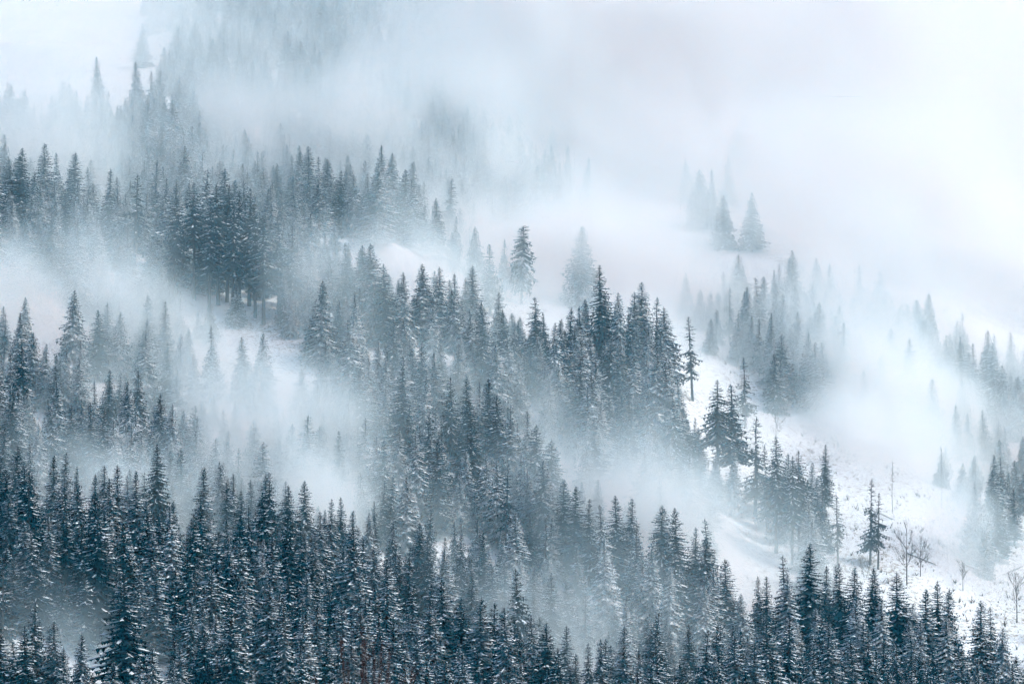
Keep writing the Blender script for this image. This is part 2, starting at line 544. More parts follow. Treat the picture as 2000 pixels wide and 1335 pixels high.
# trees told apart in the photograph: tip x, tip y, height in metres, build
KEY = [
 # front stand at the bottom edge
 (52,1222,25,'full'),(104,1212,24,'slim'),(160,1236,23,'full'),(28,1252,20,'full'),(128,1265,18,'young'),(300,1250,22,'full'),(352,1262,20,'full'),(272,1285,16,'young'),(335,1290,17,'slim'),(492,1295,15,'young'),(218,1292,14,'young'),
 (1176,1248,24,'slim'),(1222,1262,22,'full'),(1248,1268,21,'slim'),(1327,1292,20,'full'),(1366,1312,17,'young'),
 (866,1130,31,'full'),(902,1168,27,'full'),(937,1168,30,'full'),(966,1180,28,'full'),(990,1186,30,'full'),
 # dark forest edge
 (4,838,25,'full'),(30,870,24,'full'),(60,866,22,'slim'),(103,888,25,'full'),(124,884,24,'slim'),(150,912,22,'slim'),(206,910,23,'slim'),(231,908,25,'full'),(268,918,24,'full'),(307,868,29,'full'),(333,880,22,'slim'),(356,874,26,'full'),(396,912,26,'full'),(432,902,25,'snowy'),(458,925,23,'slim'),(518,926,25,'full'),(528,922,26,'full'),(563,948,23,'full'),(597,938,25,'full'),(625,1000,24,'slim'),(648,975,22,'slim'),(666,970,21,'slim'),(690,1000,24,'full'),
 (162,940,26,'full'),(338,985,27,'snowy'),(470,960,24,'slim'),(560,1000,25,'full'),(592,1030,22,'slim'),(418,1040,27,'full'),(250,1010,26,'full'),(100,1000,25,'slim'),(535,1040,25,'full'),
 (706,922,19,'slim'),(744,938,20,'slim'),(762,926,22,'full'),(792,930,21,'snowy'),(770,1020,20,'slim'),(815,1020,22,'full'),(840,1048,20,'full'),(868,1050,21,'slim'),(900,1040,22,'slim'),(945,1038,24,'full'),(985,1095,21,'full'),(1042,1108,22,'full'),(1077,1118,24,'full'),(1108,1132,22,'full'),(1140,1160,20,'ragged'),
 # middle left stand
 (66,650,22,'snowy'),(90,672,21,'slim'),(108,690,20,'slim'),(128,680,22,'slim'),(158,694,24,'full'),(185,745,22,'slim'),(212,722,23,'slim'),(252,745,24,'full'),(270,722,24,'full'),(311,770,25,'full'),(20,760,22,'snowy'),(75,830,20,'snowy'),(40,610,22,'snowy'),(160,660,20,'snowy'),(285,645,24,'snowy'),(230,610,22,'snowy'),(210,590,23,'snowy'),(380,690,20,'snowy'),(330,670,24,'slim'),(345,720,18,'snowy'),
 (512,650,25,'snowy'),(500,710,18,'slim'),(592,790,18,'slim'),(590,720,24,'snowy'),(620,750,22,'snowy'),(710,815,24,'snowy'),(740,850,22,'snowy'),(495,820,22,'snowy'),(440,800,20,'snowy'),(420,855,22,'snowy'),(360,800,16,'snowy'),
 # upper left stand
 (12,262,30,'full'),(40,290,29,'full'),(62,265,29,'full'),(90,280,30,'full'),(110,300,26,'slim'),(143,298,30,'full'),(30,255,28,'slim'),(132,245,24,'slim'),(160,242,24,'snowy'),(190,258,23,'slim'),(215,262,22,'slim'),(260,272,18,'young'),(292,285,18,'young'),
 (213,330,31,'slim'),(264,342,32,'ragged'),(245,520,24,'snowy'),(275,545,22,'snowy'),(312,535,20,'slim'),(332,548,21,'full'),(410,590,13,'young'),(388,608,9,'young'),
 # tall grove
 (342,384,33,'tall'),(381,356,37,'tall'),(428,362,38,'tall'),(445,362,37,'tall'),(470,372,37,'tall'),(488,368,37,'tall'),(410,385,36,'tall'),(455,395,36,'tall'),(516,420,34,'tall'),(545,420,30,'tall'),(500,395,36,'tall'),(570,440,30,'tall'),
 # band along the upper ridge
 (436,282,20,'snowy'),(455,290,22,'slim'),(520,232,24,'snowy'),(506,296,22,'slim'),(540,320,20,'slim'),(573,340,16,'young'),(606,286,27,'full'),(622,305,22,'slim'),(640,310,24,'snowy'),(668,260,30,'snowy'),(690,252,31,'snowy'),(714,262,30,'snowy'),(746,284,31,'snowy'),(765,300,28,'snowy'),(792,332,27,'full'),(810,350,27,'full'),(836,308,26,'snowy'),(850,330,24,'snowy'),(853,388,26,'snowy'),(878,348,29,'full'),(900,352,27,'snowy'),(735,320,30,'full'),
 # main ridge, upper end
 (614,482,24,'snowy'),(625,545,28,'snowy'),(672,476,31,'slim'),(648,500,27,'snowy'),(708,480,31,'full'),(729,476,32,'full'),(752,515,28,'full'),(788,530,26,'snowy'),(640,655,20,'full'),(672,658,21,'full'),(695,660,20,'full'),(735,660,20,'full'),(760,685,18,'slim'),
 (826,515,26,'snowy'),(858,522,26,'snowy'),(888,535,24,'slim'),(921,518,27,'full'),(958,475,26,'snowy'),(945,620,24,'full'),(985,604,27,'full'),(1005,625,20,'slim'),(1047,582,27,'full'),(1068,610,24,'slim'),(970,570,22,'snowy'),(1018,441,27,'round'),
 (826,668,27,'full'),(853,688,27,'full'),(880,735,25,'full'),(910,735,26,'full'),(938,742,26,'slim'),(955,738,27,'full'),(975,770,27,'full'),(1000,790,28,'full'),(1030,800,25,'slim'),(1050,830,27,'full'),(1079,860,30,'full'),(1060,900,28,'full'),(1100,935,28,'full'),(1120,950,27,'full'),(1138,938,20,'snowy'),
 # behind the main ridge
 (1110,600,25,'full'),(1133,612,24,'slim'),(1095,625,24,'slim'),(1158,655,24,'slim'),(1176,520,35,'slim'),(1210,572,28,'snowy'),(1228,612,28,'slim'),(1254,552,31,'full'),(1282,580,29,'ragged'),(1300,600,27,'snowy'),(1240,570,28,'snowy'),(1192,648,27,'full'),(1215,655,26,'slim'),(1158,725,26,'full'),(1190,765,22,'full'),(1278,685,29,'snowy'),(1300,705,27,'full'),(1318,755,29,'full'),(1232,765,24,'slim'),(1266,815,24,'snowy'),(1358,815,22,'slim'),(1352,618,29,'ragged'),
 # dark clump by the clearing
 (1402,742,34,'tall'),(1432,752,34,'tall'),(1474,812,32,'ragged'),(1515,852,33,'tall'),(1560,878,31,'tall'),(1546,890,30,'tall'),(1498,870,28,'ragged'),(1455,698,24,'ragged'),
 (1606,962,21,'ragged'),(1636,966,22,'ragged'),(1698,932,27,'ragged'),(1714,960,24,'ragged'),
 # ridge at the lower right
 (1150,975,25,'slim'),(1178,985,26,'full'),(1206,968,28,'full'),(1232,972,27,'slim'),(1290,985,28,'full'),(1325,990,29,'full'),(1356,1030,24,'slim'),(1390,1012,29,'full'),(1378,1050,25,'full'),(1420,1092,25,'full'),(1450,1160,20,'snowy'),(1480,1125,24,'slim'),(1498,1125,25,'slim'),(1532,1085,28,'full'),(1578,1062,33,'full'),(1612,1105,25,'slim'),(1640,1100,27,'full'),(1662,1105,28,'full'),(1698,1108,27,'slim'),(1712,1112,26,'full'),(1752,1118,31,'full'),(1808,1150,28,'full'),(1830,1135,29,'full'),(1845,1150,26,'full'),(1915,1172,26,'full'),(1935,1185,24,'full'),(1955,1260,14,'young'),(1985,1280,14,'young'),
 (1225,1170,22,'snowy'),(1270,1070,26,'snowy'),(1180,1070,24,'snowy'),(1325,1060,26,'full'),
 # pale trees on the far right slope
 (1366,332,27,'snowy'),(1388,330,28,'snowy'),(1412,380,24,'full'),(1468,376,26,'full'),(1420,305,24,'snowy'),(1340,310,22,'snowy'),
 (1366,566,16,'young'),(1385,570,16,'young'),(1402,575,15,'young'),(1418,570,16,'young'),(1462,560,25,'full'),(1484,542,27,'full'),(1553,488,28,'full'),(1520,515,24,'snowy'),(1590,555,26,'snowy'),(1600,590,29,'full'),(1617,515,28,'snowy'),(1640,600,26,'full'),(1683,650,22,'snowy'),(1680,515,28,'snowy'),(1715,530,26,'snowy'),(1735,640,24,'snowy'),(1770,660,25,'snowy'),(1790,585,24,'snowy'),(1850,655,26,'snowy'),(1900,670,26,'snowy'),(1920,800,20,'slim'),(1820,740,24,'snowy'),(1880,740,24,'snowy'),(1985,735,24,'snowy'),
 # pale trees high on the left
 (20,165,28,'snowy'),(45,175,26,'snowy'),(190,112,28,'slim'),(268,122,30,'snowy'),(295,140,28,'snowy'),(310,135,28,'snowy'),(350,150,27,'snowy'),(425,165,30,'snowy'),(440,172,28,'snowy'),(452,172,29,'snowy'),(470,190,26,'snowy'),(340,195,28,'snowy'),(290,190,28,'snowy'),(490,215,24,'snowy'),(380,170,26,'snowy'),
 # far mountainside at the top
 (572,-10,26,'snowy'),(600,20,24,'snowy'),(628,-15,27,'full'),(650,5,26,'snowy'),(735,20,26,'full'),(760,50,26,'snowy'),(1160,100,26,'snowy'),(1190,130,24,'snowy'),(1505,205,26,'snowy'),(1440,245,24,'snowy'),
]

trees = []      # x, y, H, kind index, key?
for i, (px, py, H, b) in enumerate(KEY):
    H = H * (.95 if b in ('tall', 'round') else .86)
    x, y = stand_point(px, py, H)
    ks = BY[b]
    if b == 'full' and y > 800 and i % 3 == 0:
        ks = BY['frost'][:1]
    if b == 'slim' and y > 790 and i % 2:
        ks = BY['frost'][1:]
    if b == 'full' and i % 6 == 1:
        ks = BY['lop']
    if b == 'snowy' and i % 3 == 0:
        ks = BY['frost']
    trees.append((x, y, H, ks[(i * 7 + int(px)) % len(ks)], True))

# forest between them: plan areas left open (glades, the logged slope), given as bearing and distance
def open_ground(px, y):
    """how open the ground is there, 0 forest to 1 glade"""
    o = 0.0
    for (cx, cyy, rx, ry) in GLADES:
        q = ((px - cx) / rx) ** 2 + ((y - cyy) / ry) ** 2
        o = max(o, min(1.0, max(0.0, 1.6 - 1.2 * q)))
    return o
GLADES = [
 (150, 616, 230, 17),
 (1720, 805, 130, 62), (1860, 805, 150, 62), (1990, 805, 120, 60), (1760, 870, 200, 52), (1600, 900, 170, 40), (1430, 920, 110, 70), (1530, 900, 90, 50), (1480, 815, 110, 45), (1330, 950, 110, 40), (2050, 850, 120, 60),
 (1150, 1100, 260, 90), (1350, 1120, 160, 70), (1750, 1180, 260, 90), (1100, 985, 170, 55), (1000, 985, 110, 28), (1250, 1010, 160, 50), (1000, 1050, 120, 40),
 (560, 868, 70, 26), (450, 880, 80, 24), (380, 895, 60, 22), (620, 850, 60, 18),
 (100, 875, 130, 25), (0, 880, 80, 25),
 (1340, 775, 90, 22), (1450, 775, 80, 20), (1130, 680, 80, 25),
]
cell = {}
def far_enough(x, y, r):
    cx, cyy = int(x // 8), int(y // 8)
    for a in range(cx - 1, cx + 2):
        for b in range(cyy - 1, cyy + 2):
            for (u, v) in cell.get((a, b), ()):
                if (u - x) ** 2 + (v - y) ** 2 < r * r:
                    return False
    return True
# skylines of the spurs in the photograph, by distance: trees between the hand placed ones stay under them
SKY = [
 (0, 715, [(0,850),(100,900),(230,920),(310,890),(360,895),(430,920),(520,935),(600,950),(690,1010),(830,1065),(950,1060),(1000,1100),(1050,1120),(1110,1145),(1200,1180),(1300,1200),(1400,1220),(1500,1200),(1580,1180),(1700,1210),(1850,1250),(2000,1290)]),
 (715, 775, [(0,770),(150,770),(330,810),(500,860),(650,905),(750,940),(850,985),(950,1000),(1080,980),(1130,960),(1200,980),(1320,1005),(1400,1035),(1450,1130),(1500,1125),(1580,1080),(1700,1120),(1800,1155),(1900,1185),(2000,1250)]),
 (775, 850, [(0,650),(150,700),(300,740),(450,780),(600,800),(630,680),(760,690),(850,700),(960,750),(1080,865),(1120,900),(1150,740),(1280,700),(1350,790),(1400,760),(1480,825),(1560,890),(1600,980),(2000,1020)]),
 (850, 935, [(0,265),(150,310),(210,345),(270,355),(300,450),(340,395),(380,370),(500,380),(560,445),(610,490),(730,490),(780,540),(850,540),(930,545),(960,610),(1050,600),(1110,615),(1180,540),(1260,570),(1350,640),(1400,700),(1600,820),(2000,900)]),
 (935, 1000, [(0,250),(300,300),(500,310),(600,400),(780,520),(830,520),(920,525),(1000,610),(1200,580),(1400,580),(1480,560),(1560,500),(1620,530),(1700,650),(1900,800),(2000,830)]),
]
def skyline(px, y):
    for a_, b_, ln in SKY:
        if a_ <= y < b_:
            return float(np.interp(px, [q[0] for q in ln], [q[1] for q in ln]))
    return None
KT = []
for t in trees:
    a_, b_, d_ = to_pixel((t[0], t[1], gz(t[0], t[1]) + t[2]))
    KT.append((a_, b_, t[1], FPX * t[2] / d_))
KT = np.array(KT)
for t in trees:
    cell.setdefault((int(t[0] // 8), int(t[1] // 8)), []).append((t[0], t[1]))
for _ in range(30000):
    y = rnd.uniform(585, 1620)
    hw = (1000 / FPX) * y * 1.12 + 12
    x = rnd.uniform(-hw, hw)
    px = 1000 + FPX * x / y
    if y > 1100 and rnd.random() < min(max((px - 520 - (1300 - y) * .35) / 620, 0), 1):
        continue
    if (y > 1190 and rnd.random() < min(max((640 - px) / 380, 0), 1) ** .6) or (y > 1120 and px < 180 and rnd.random() < .6):
        continue
    o = open_ground(px, y)
    if o > .15 and rnd.random() < o * 1.05:
        continue
    sp = 4.2 if y < 715 else 5.0 if y < 1000 else 6.0
    if not far_enough(x, y, sp + 1.8 * rnd.random()):
        continue
    H = rnd.gauss(17.8, 4.0) if y < 1200 else rnd.gauss(20, 3)
    if y < 640:
        H = rnd.gauss(19, 3)
    H = min(max(H, 10), 36)
    z = gz(x, y)
    tx, ty, d = to_pixel((x, y, z + H))
    # the trees told apart in the photograph stay in view: nothing grows up in front of their tops
    if (((KT[:, 2] > y + 1) & (np.abs(KT[:, 0] - tx) < 19) & (KT[:, 1] + (.22 if y < 700 else .28) * KT[:, 3] > ty)).any() or
            ((KT[:, 2] <= y + 1) & (np.abs(KT[:, 0] - tx) < 20) & (KT[:, 1] - 6 > ty) & (KT[:, 2] > y - 60)).any()) and rnd.random() < (.55 if 830 < y < 940 else .9):
        continue
    lim = skyline(tx, y)
    if lim is not None and ty < lim + abs(rnd.gauss(0, 22)):
        H2 = H - (lim + abs(rnd.gauss(0, 25)) - ty) * y / FPX
        if H2 < 7:
            continue
        H = H2
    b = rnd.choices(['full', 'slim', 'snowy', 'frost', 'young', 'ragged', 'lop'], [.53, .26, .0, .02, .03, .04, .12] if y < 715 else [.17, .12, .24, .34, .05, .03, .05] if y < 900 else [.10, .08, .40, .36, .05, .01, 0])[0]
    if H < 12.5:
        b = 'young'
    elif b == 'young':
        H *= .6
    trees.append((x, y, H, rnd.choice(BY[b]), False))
    cell.setdefault((int(x // 8), int(y // 8)), []).append((x, y))
for (px, py, H, b), t in zip(KEY, trees):
    a_, b_, d_ = to_pixel((t[0], t[1], gz(t[0], t[1]) + t[2]))
    if abs(b_ - py) > 14:
        print('MISS', px, py, b, round(b_ - py), round(t[1]))
print('trees', len(trees), time.time() - T0)

# how much of each tree shows: nearest first, cone outlines on a coarse picture grid
order = sorted(range(len(trees)), key=lambda i: trees[i][1])
S = .4
cov = np.zeros((int(1335 * S), int(2000 * S)), bool)
shown = [0] * len(trees)
tips = [None] * len(trees)
for i in order:
    x, y, H, kd, key = trees[i]
    z = gz(x, y)
    tx, ty, d = to_pixel((x, y, z + H))
    tips[i] = (tx, ty)
    K = KINDS[kd]
    hh = FPX * H / d * S * (1 - K['bare'])
    ww = FPX * K['R'] * (H / K['H']) / d * S
    cx, cyy = tx * S, ty * S
    n = 0
    for r in range(max(0, int(cyy)), min(cov.shape[0], int(cyy + hh))):
        f = (max(r - cyy, 0.0) / hh) ** .75 * ww
        a, b = max(0, int(cx - f)), min(cov.shape[1], int(cx + f) + 1)
        if b > a:
            n += int((~cov[r, a:b]).sum())
            cov[r, a:b] = True
    shown[i] = n
in_frame = lambda i: -30 < tips[i][0] < 2030 and tips[i][1] < 1330
def worth(i):
    fade = 1.0 if trees[i][1] < 930 else (.75 if trees[i][1] < 1060 else .35)
    return shown[i] * fade * (1.6 if trees[i][4] else 1.0)
cand = [i for i in sorted(range(len(trees)), key=lambda i: -worth(i)) if in_frame(i) and shown[i] > 8]
single = set(cand[:305])
print('seen', len(cand), 'smallest single', worth(cand[304]) if len(cand) > 304 else None)

# where in the photograph: stands that one can find, used to tell the trees apart
ZONES = [
 (90,1260,'the misty stand at the bottom-left corner'),
 (320,1290,'the low stand beside the two twigs'),
 (930,1170,'the black clump at the bottom middle'),
 (1210,1270,'the small clump at the bottom edge'),
 (60,890,'the dark forest skyline at the left edge'),
 (240,930,'the dark forest skyline below the snowy thicket'),
 (400,920,'the dark skyline left of the mist pocket'),
 (580,960,'the dark skyline under the mist pocket'),
 (120,1060,'the dense dark forest at lower left'),
 (400,1070,'the dense dark forest below the mist pocket'),
 (640,1070,'the dark forest sloping to the bottom middle'),
 (300,1180,'the deep shaded forest at the lower left'),
 (650,1190,'the deep forest left of the black clump'),
 (790,970,'the row of small tips left of the main ridge'),
 (900,1070,'the snow-streaked slope below the main ridge'),
 (1080,1130,'the misty hollow stand below the main ridge'),
 (100,700,'the half-dark stand at the left edge'),
 (260,760,'the half-dark stand beside the snowy thicket'),
 (40,620,'the faint trees under the white left glade'),
 (240,590,'the faint trees left below the tall grove'),
 (370,720,'the veiled trees of the left hollow'),
 (560,760,'the ghostly trees below the snow glade'),
 (720,840,'the ghostly trees left of the main ridge'),
 (70,280,'the dark stand at the upper left edge'),
 (190,270,'the grey row right of the dark upper-left stand'),
 (260,350,'the two lone spruces left of the tall grove'),
 (310,540,'the small clump under the tall grove'),
 (440,370,'the tall bare-stemmed grove'),
 (560,440,'the shaded edge right of the tall grove'),
 (520,300,'the snowy band above the tall grove'),
 (700,270,'the snow-laden group on the upper ridge'),
 (850,350,'the right end of the upper ridge'),
 (690,490,'the top end of the main ridge'),
 (680,660,'the low dark row below the main ridge top'),
 (870,530,'the row in fog behind the main ridge top'),
 (1020,440,'the open fog above the white glade'),
 (1000,610,'the clump at the near side of the white glade'),
 (900,730,'the dark crest of the main ridge, upper half'),
 (1030,830,'the dark crest of the main ridge, middle'),
 (1100,930,'the dark crest of the main ridge, lower half'),
 (1120,640,'the spires just behind the main ridge'),
 (1240,570,'the pale spires on the white glade edge'),
 (1180,740,'the second row behind the main ridge'),
 (1300,740,'the dark stand above the pale pocket'),
 (1350,640,'the thin trees beside the snow path'),
 (1430,760,'the twin spires left of the cleared slope'),
 (1530,870,'the dark clump beside the cleared slope'),
 (1620,965,'the pair of thin spruces on the cleared slope'),
 (1705,940,'the cleared slope left of the leafless tree'),
 (1200,985,'the lower right ridge, its upper end'),
 (1350,1020,'the lower right ridge, middle spires'),
 (1250,1110,'the snow-streaked face of the lower ridge'),
 (1480,1130,'the notch between the lower right spires'),
 (1580,1080,'the blackest spires at the lower right'),
 (1720,1110,'the dark spires in front of the cleared slope'),
 (1830,1145,'the last dark spires before the right edge'),
 (1950,1210,'the bottom-right corner'),
 (1550,1200,'the dark forest under the lower right spires'),
 (1390,340,'the small pale clump high on the right'),
 (1390,570,'the row of little trees on the white path'),
 (1480,550,'the grey pair right of the little row'),
 (1610,560,'the pale cluster high on the right slope'),
 (1720,620,'the fading trees right of the pale cluster'),
 (1870,710,'the faintest trees near the right edge'),
 (1960,870,'the dim stand at the right edge'),
 (30,180,'the faint trees at the top-left edge'),
 (290,140,'the grey clump in cloud at the upper left'),
 (440,180,'the grey clump in cloud, right end'),
 (650,10,'the dark patch at the top edge'),
 (1180,120,'the cloud at the top middle'),
 (1470,230,'the cloud at the upper right'),
]
ORD = 'first second third fourth fifth sixth seventh eighth ninth tenth eleventh twelfth thirteenth fourteenth fifteenth sixteenth seventeenth eighteenth nineteenth twentieth'.split()
zone_of = {}
for i in single:
    tx, ty = tips[i]
    z = min(range(len(ZONES)), key=lambda q: (ZONES[q][0] - tx) ** 2 + 1.6 * (ZONES[q][1] - ty) ** 2)
    zone_of.setdefault(z, []).append(i)
label_of = {}
group_of = {}
for z, mem in zone_of.items():
    mem.sort(key=lambda i: tips[i][0])
    for q, i in enumerate(mem):
        adj = KINDS[trees[i][3]]['adj']
        where = ZONES[z][2]
        if len(mem) == 1:
            label_of[i] = f'{adj} spruce in {where}'
        else:
            o = ORD[q] if q < 20 else f'{q + 1}th'
            label_of[i] = f'{adj} spruce, {o} from left in {where}'
            if len(label_of[i].split()) > 16:
                label_of[i] = f'{adj.split()[-1]} spruce, {o} from left in {where}'
            if len(label_of[i].split()) > 16:
                label_of[i] = f'spruce {o} from left in {where}'
            if len(label_of[i].split()) > 16:
                print('LONG', label_of[i])
        group_of[i] = 'spruces in ' + where.split(',')[0]

def part(name, me, parent):
    o = bpy.data.objects.new(name, me)
    COL.objects.link(o)
    o.parent = parent
    return o

def empty(name, loc, rz=0.0, s=1.0):
    o = bpy.data.objects.new(name, None)
    COL.objects.link(o)
    o.location = loc
    o.rotation_euler = (0, 0, rz)
    o.scale = (s, s, s) if not isinstance(s, tuple) else s
    o.empty_display_size = .5
    return o

for i in sorted(single):
    x, y, H, kd, key = trees[i]
    K = KINDS[kd]
    s = H / K['H']
    w_ = rnd.uniform(1.15, 1.75)
    t = empty('spruce_tree', (x, y, gz(x, y)), rnd.uniform(0, 6.28), (s * w_, s * w_, s))
    t.rotation_euler = (rnd.gauss(0, .022), rnd.gauss(0, .022), rnd.uniform(0, 6.28))
    t['label'] = label_of[i]
    t['category'] = 'spruce'
    t['group'] = group_of[i]
    part('trunk', K['trunk'], t)
    c = part('crown', K['crown'], t)
    sn = part('snow', K['snow'], c)
    sn['kind'] = 'stuff'

# the rest of the forest, which nobody could count: points that carry whole trees
rest = [i for i in range(len(trees)) if i not in single]
pm = bpy.data.meshes.new('forest')
pm.from_pydata([(trees[i][0], trees[i][1], gz(trees[i][0], trees[i][1])) for i in rest], [], [])
a = pm.attributes.new('variant', 'INT', 'POINT')
a.data.foreach_set('value', [trees[i][3] for i in rest])
a = pm.attributes.new('size', 'FLOAT_VECTOR', 'POINT')
sz = []
for i in rest:
    s_, w_ = trees[i][2] / KINDS[trees[i][3]]['H'], rnd.uniform(1.15, 1.75)
    sz += [s_ * w_, s_ * w_, s_]
a.data.foreach_set('vector', sz)
a = pm.attributes.new('turn', 'FLOAT_VECTOR', 'POINT')
a.data.foreach_set('vector', [c for i in rest for c in (rnd.gauss(0, .024), rnd.gauss(0, .024), rnd.uniform(0, 6.28))])
forest = bpy.data.objects.new('spruce_forest', pm)
COL.objects.link(forest)
forest['kind'] = 'stuff'
forest['label'] = 'mass of snow flecked spruces filling the slope between the single trees'
ng = bpy.data.node_groups.new('forest', 'GeometryNodeTree')
ng.interface.new_socket('Geometry', in_out='INPUT', socket_type='NodeSocketGeometry')
ng.interface.new_socket('Geometry', in_out='OUTPUT', socket_type='NodeSocketGeometry')
N, L = ng.nodes.new, ng.links.new
gi, go = N('NodeGroupInput'), N('NodeGroupOutput')
join = N('GeometryNodeJoinGeometry')
for kd in range(len(KINDS) - 1, -1, -1):
    po = bpy.data.objects.new('whole_spruce', KINDS[kd]['whole'])
    oi = N('GeometryNodeObjectInfo')
    oi.inputs['Object'].default_value = po
    oi.inputs['As Instance'].default_value = True
    L(oi.outputs['Geometry'], join.inputs[0])
iop = N('GeometryNodeInstanceOnPoints')
iop.inputs['Pick Instance'].default_value = True
def named(nm, ty):
    n = N('GeometryNodeInputNamedAttribute')
    n.data_type = ty
    n.inputs['Name'].default_value = nm
    return n.outputs[0]
e2r = N('FunctionNodeEulerToRotation')
L(gi.outputs[0], iop.inputs['Points'])
L(join.outputs[0], iop.inputs['Instance'])
L(named('variant', 'INT'), iop.inputs['Instance Index'])
L(named('turn', 'FLOAT_VECTOR'), e2r.inputs[0])
L(e2r.outputs[0], iop.inputs['Rotation'])
L(named('size', 'FLOAT_VECTOR'), iop.inputs['Scale'])
L(iop.outputs[0], go.inputs[0])
forest.modifiers.new('trees', 'NODES').node_group = ng
print('forest', time.time() - T0)

# ------------------------------------------------------------------ bare trees, snags, logs, brush
def grow(mb, snow, rg, p, d, L, r, depth, spread, up, snowp):
    n = 3
    pts, rads = [tuple(p)], [r]
    q, dd = Vector(p), Vector(d).normalized()
    for i in range(n):
        dd = (dd + Vector((rg.uniform(-.13, .13), rg.uniform(-.13, .13), up * .1 + rg.uniform(-.05, .08)))).normalized()
        q = q + dd * (L / n)
        pts.append(tuple(q))
        rads.append(r * (1 - .45 * (i + 1) / n))
    tube(mb, pts, rads, 5 if depth > 2 else 3, depth > 3)
    if snow is not None and abs(dd.z) < .8 and rg.random() < snowp:
        w_ = .05 + r * .9
        e = dd.cross(Vector((0, 0, 1))).normalized() * w_
        v2, f2 = [], []
        for i, (a, b) in enumerate(zip(pts, rads)):
            a = Vector(a) + Vector((0, 0, b))
            v2 += [tuple(a + e), tuple(a + Vector((0, 0, w_ * .9))), tuple(a - e)]
        for i in range(n):
            k_ = 3 * i
            f2 += [(k_, k_ + 3, k_ + 4, k_ + 1), (k_ + 1, k_ + 4, k_ + 5, k_ + 2)]
        snow.add(v2, f2)
    if depth <= 0:
        return
    for k_ in range(rg.choice((3, 4, 4, 5))):
        f = rg.uniform(.35, 1.0)
        j = min(int(f * n), n - 1)
        b0 = Vector(pts[j]).lerp(Vector(pts[j + 1]), f * n - j)
        nd = (dd + Vector((rg.gauss(0, spread), rg.gauss(0, spread), rg.uniform(-.1, .25) + up * .2))).normalized()
        grow(mb, snow, rg, b0, nd, L * rg.uniform(.5, .78), max(r * rg.uniform(.38, .55), .018), depth - 1, spread, up, snowp)

def bare_tree(x, y, H, seed, label, mat=M_TWIG, snowp=0.0, depth=4, spread=.42, up=.6, group=None, lean=(0, 0), stems=1, name='bare_tree', cat='bare tree', z=None):
    rg = random.Random(seed)
    t = empty(name, (x, y, gz(x, y) if z is None else z), rg.uniform(0, 6.28))
    t['label'], t['category'] = label, cat
    if group:
        t['group'] = group
    tr, cr, sn = MB(), MB(), MB()
    for s_ in range(stems):
        off = (0, 0) if stems == 1 else (rg.uniform(-.3, .3), rg.uniform(-.3, .3))
        ld = Vector((lean[0] + (rg.uniform(-.35, .35) if stems > 1 else 0), lean[1] + (rg.uniform(-.35, .35) if stems > 1 else 0), 1)).normalized()
        n = 6
        hT = H * .62
        pts = [tuple(Vector((off[0], off[1], -.6)) + ld * (hT + .6) * i / n + Vector((rg.uniform(-.08, .08), rg.uniform(-.08, .08), 0)) * H * .06 * (i / n)) for i in range(n + 1)]
        r0 = (.010 * H + .03) / (stems ** .4)
        tube(tr, pts, [r0 * (1 - .62 * i / n) for i in range(n + 1)], 6)
        for k_ in range(9 if stems == 1 else 6):
            f = rg.uniform(.38, 1.0)
            j = min(int(f * n), n - 1)
            b0 = Vector(pts[j]).lerp(Vector(pts[j + 1]), f * n - j)
            a_ = rg.uniform(0, 6.28)
            nd = Vector((math.cos(a_) * .7, math.sin(a_) * .7, rg.uniform(.35, 1.2) * (.5 + up))).normalized()
            grow(cr, sn if snowp else None, rg, b0, nd, H * rg.uniform(.16, .26), r0 * .38, depth - 2, spread, up, snowp)
        b0 = Vector(pts[-1])
        grow(cr, sn if snowp else None, rg, b0, ld, H * .22, r0 * .38, depth - 2, spread * .7, up, snowp)
    part('trunk', tr.mesh('bare_trunk', [mat], True), t)
    c = part('crown', cr.mesh('bare_branches', [mat], True), t)
    if snowp and sn.f:
        q = part('snow', sn.mesh('branch_snow', [M_SNOW], True), c)
        q['kind'] = 'stuff'
    return t

for q, (px, py, H, lab, kw) in enumerate([
    (1770, 1008, 18, 'tall leafless tree standing on the cleared snowy slope', {}),
    (1797, 1035, 12, 'thin leafless sapling just right of the tall leafless tree', dict(spread=.3)),
    (252, 808, 17, 'wide leafless thicket tree with snow along its arching branches', dict(snowp=.8, spread=.75, up=.1, stems=3)),
    (285, 840, 12, 'low leafless shrub with snowy twigs beside the wide thicket tree', dict(snowp=.8, spread=.8, up=.0, stems=3)),
    (943, 446, 13, 'leafless tree at the right end of the upper ridge in fog', dict(snowp=.4)),
    (928, 430, 11, 'small leafless tree beside the last spruces of the upper ridge', dict(snowp=.4)),
    (1515, 800, 10, 'faint leafless tree in mist above the dark clump', {}),
    (1880, 1085, 9, 'small leafless tree low on the cleared slope by the brush heap', {}),
    (1985, 1105, 15, 'leafless tree at the right edge below the dim stand', {}),
    (1690, 1075, 7, 'leafless bush at the foot of the half stripped spruce', dict(stems=3, spread=.6)),
]):
    x, y = stand_point(px, py, H)
    bare_tree(x, y, H, 500 + q, lab, **kw)

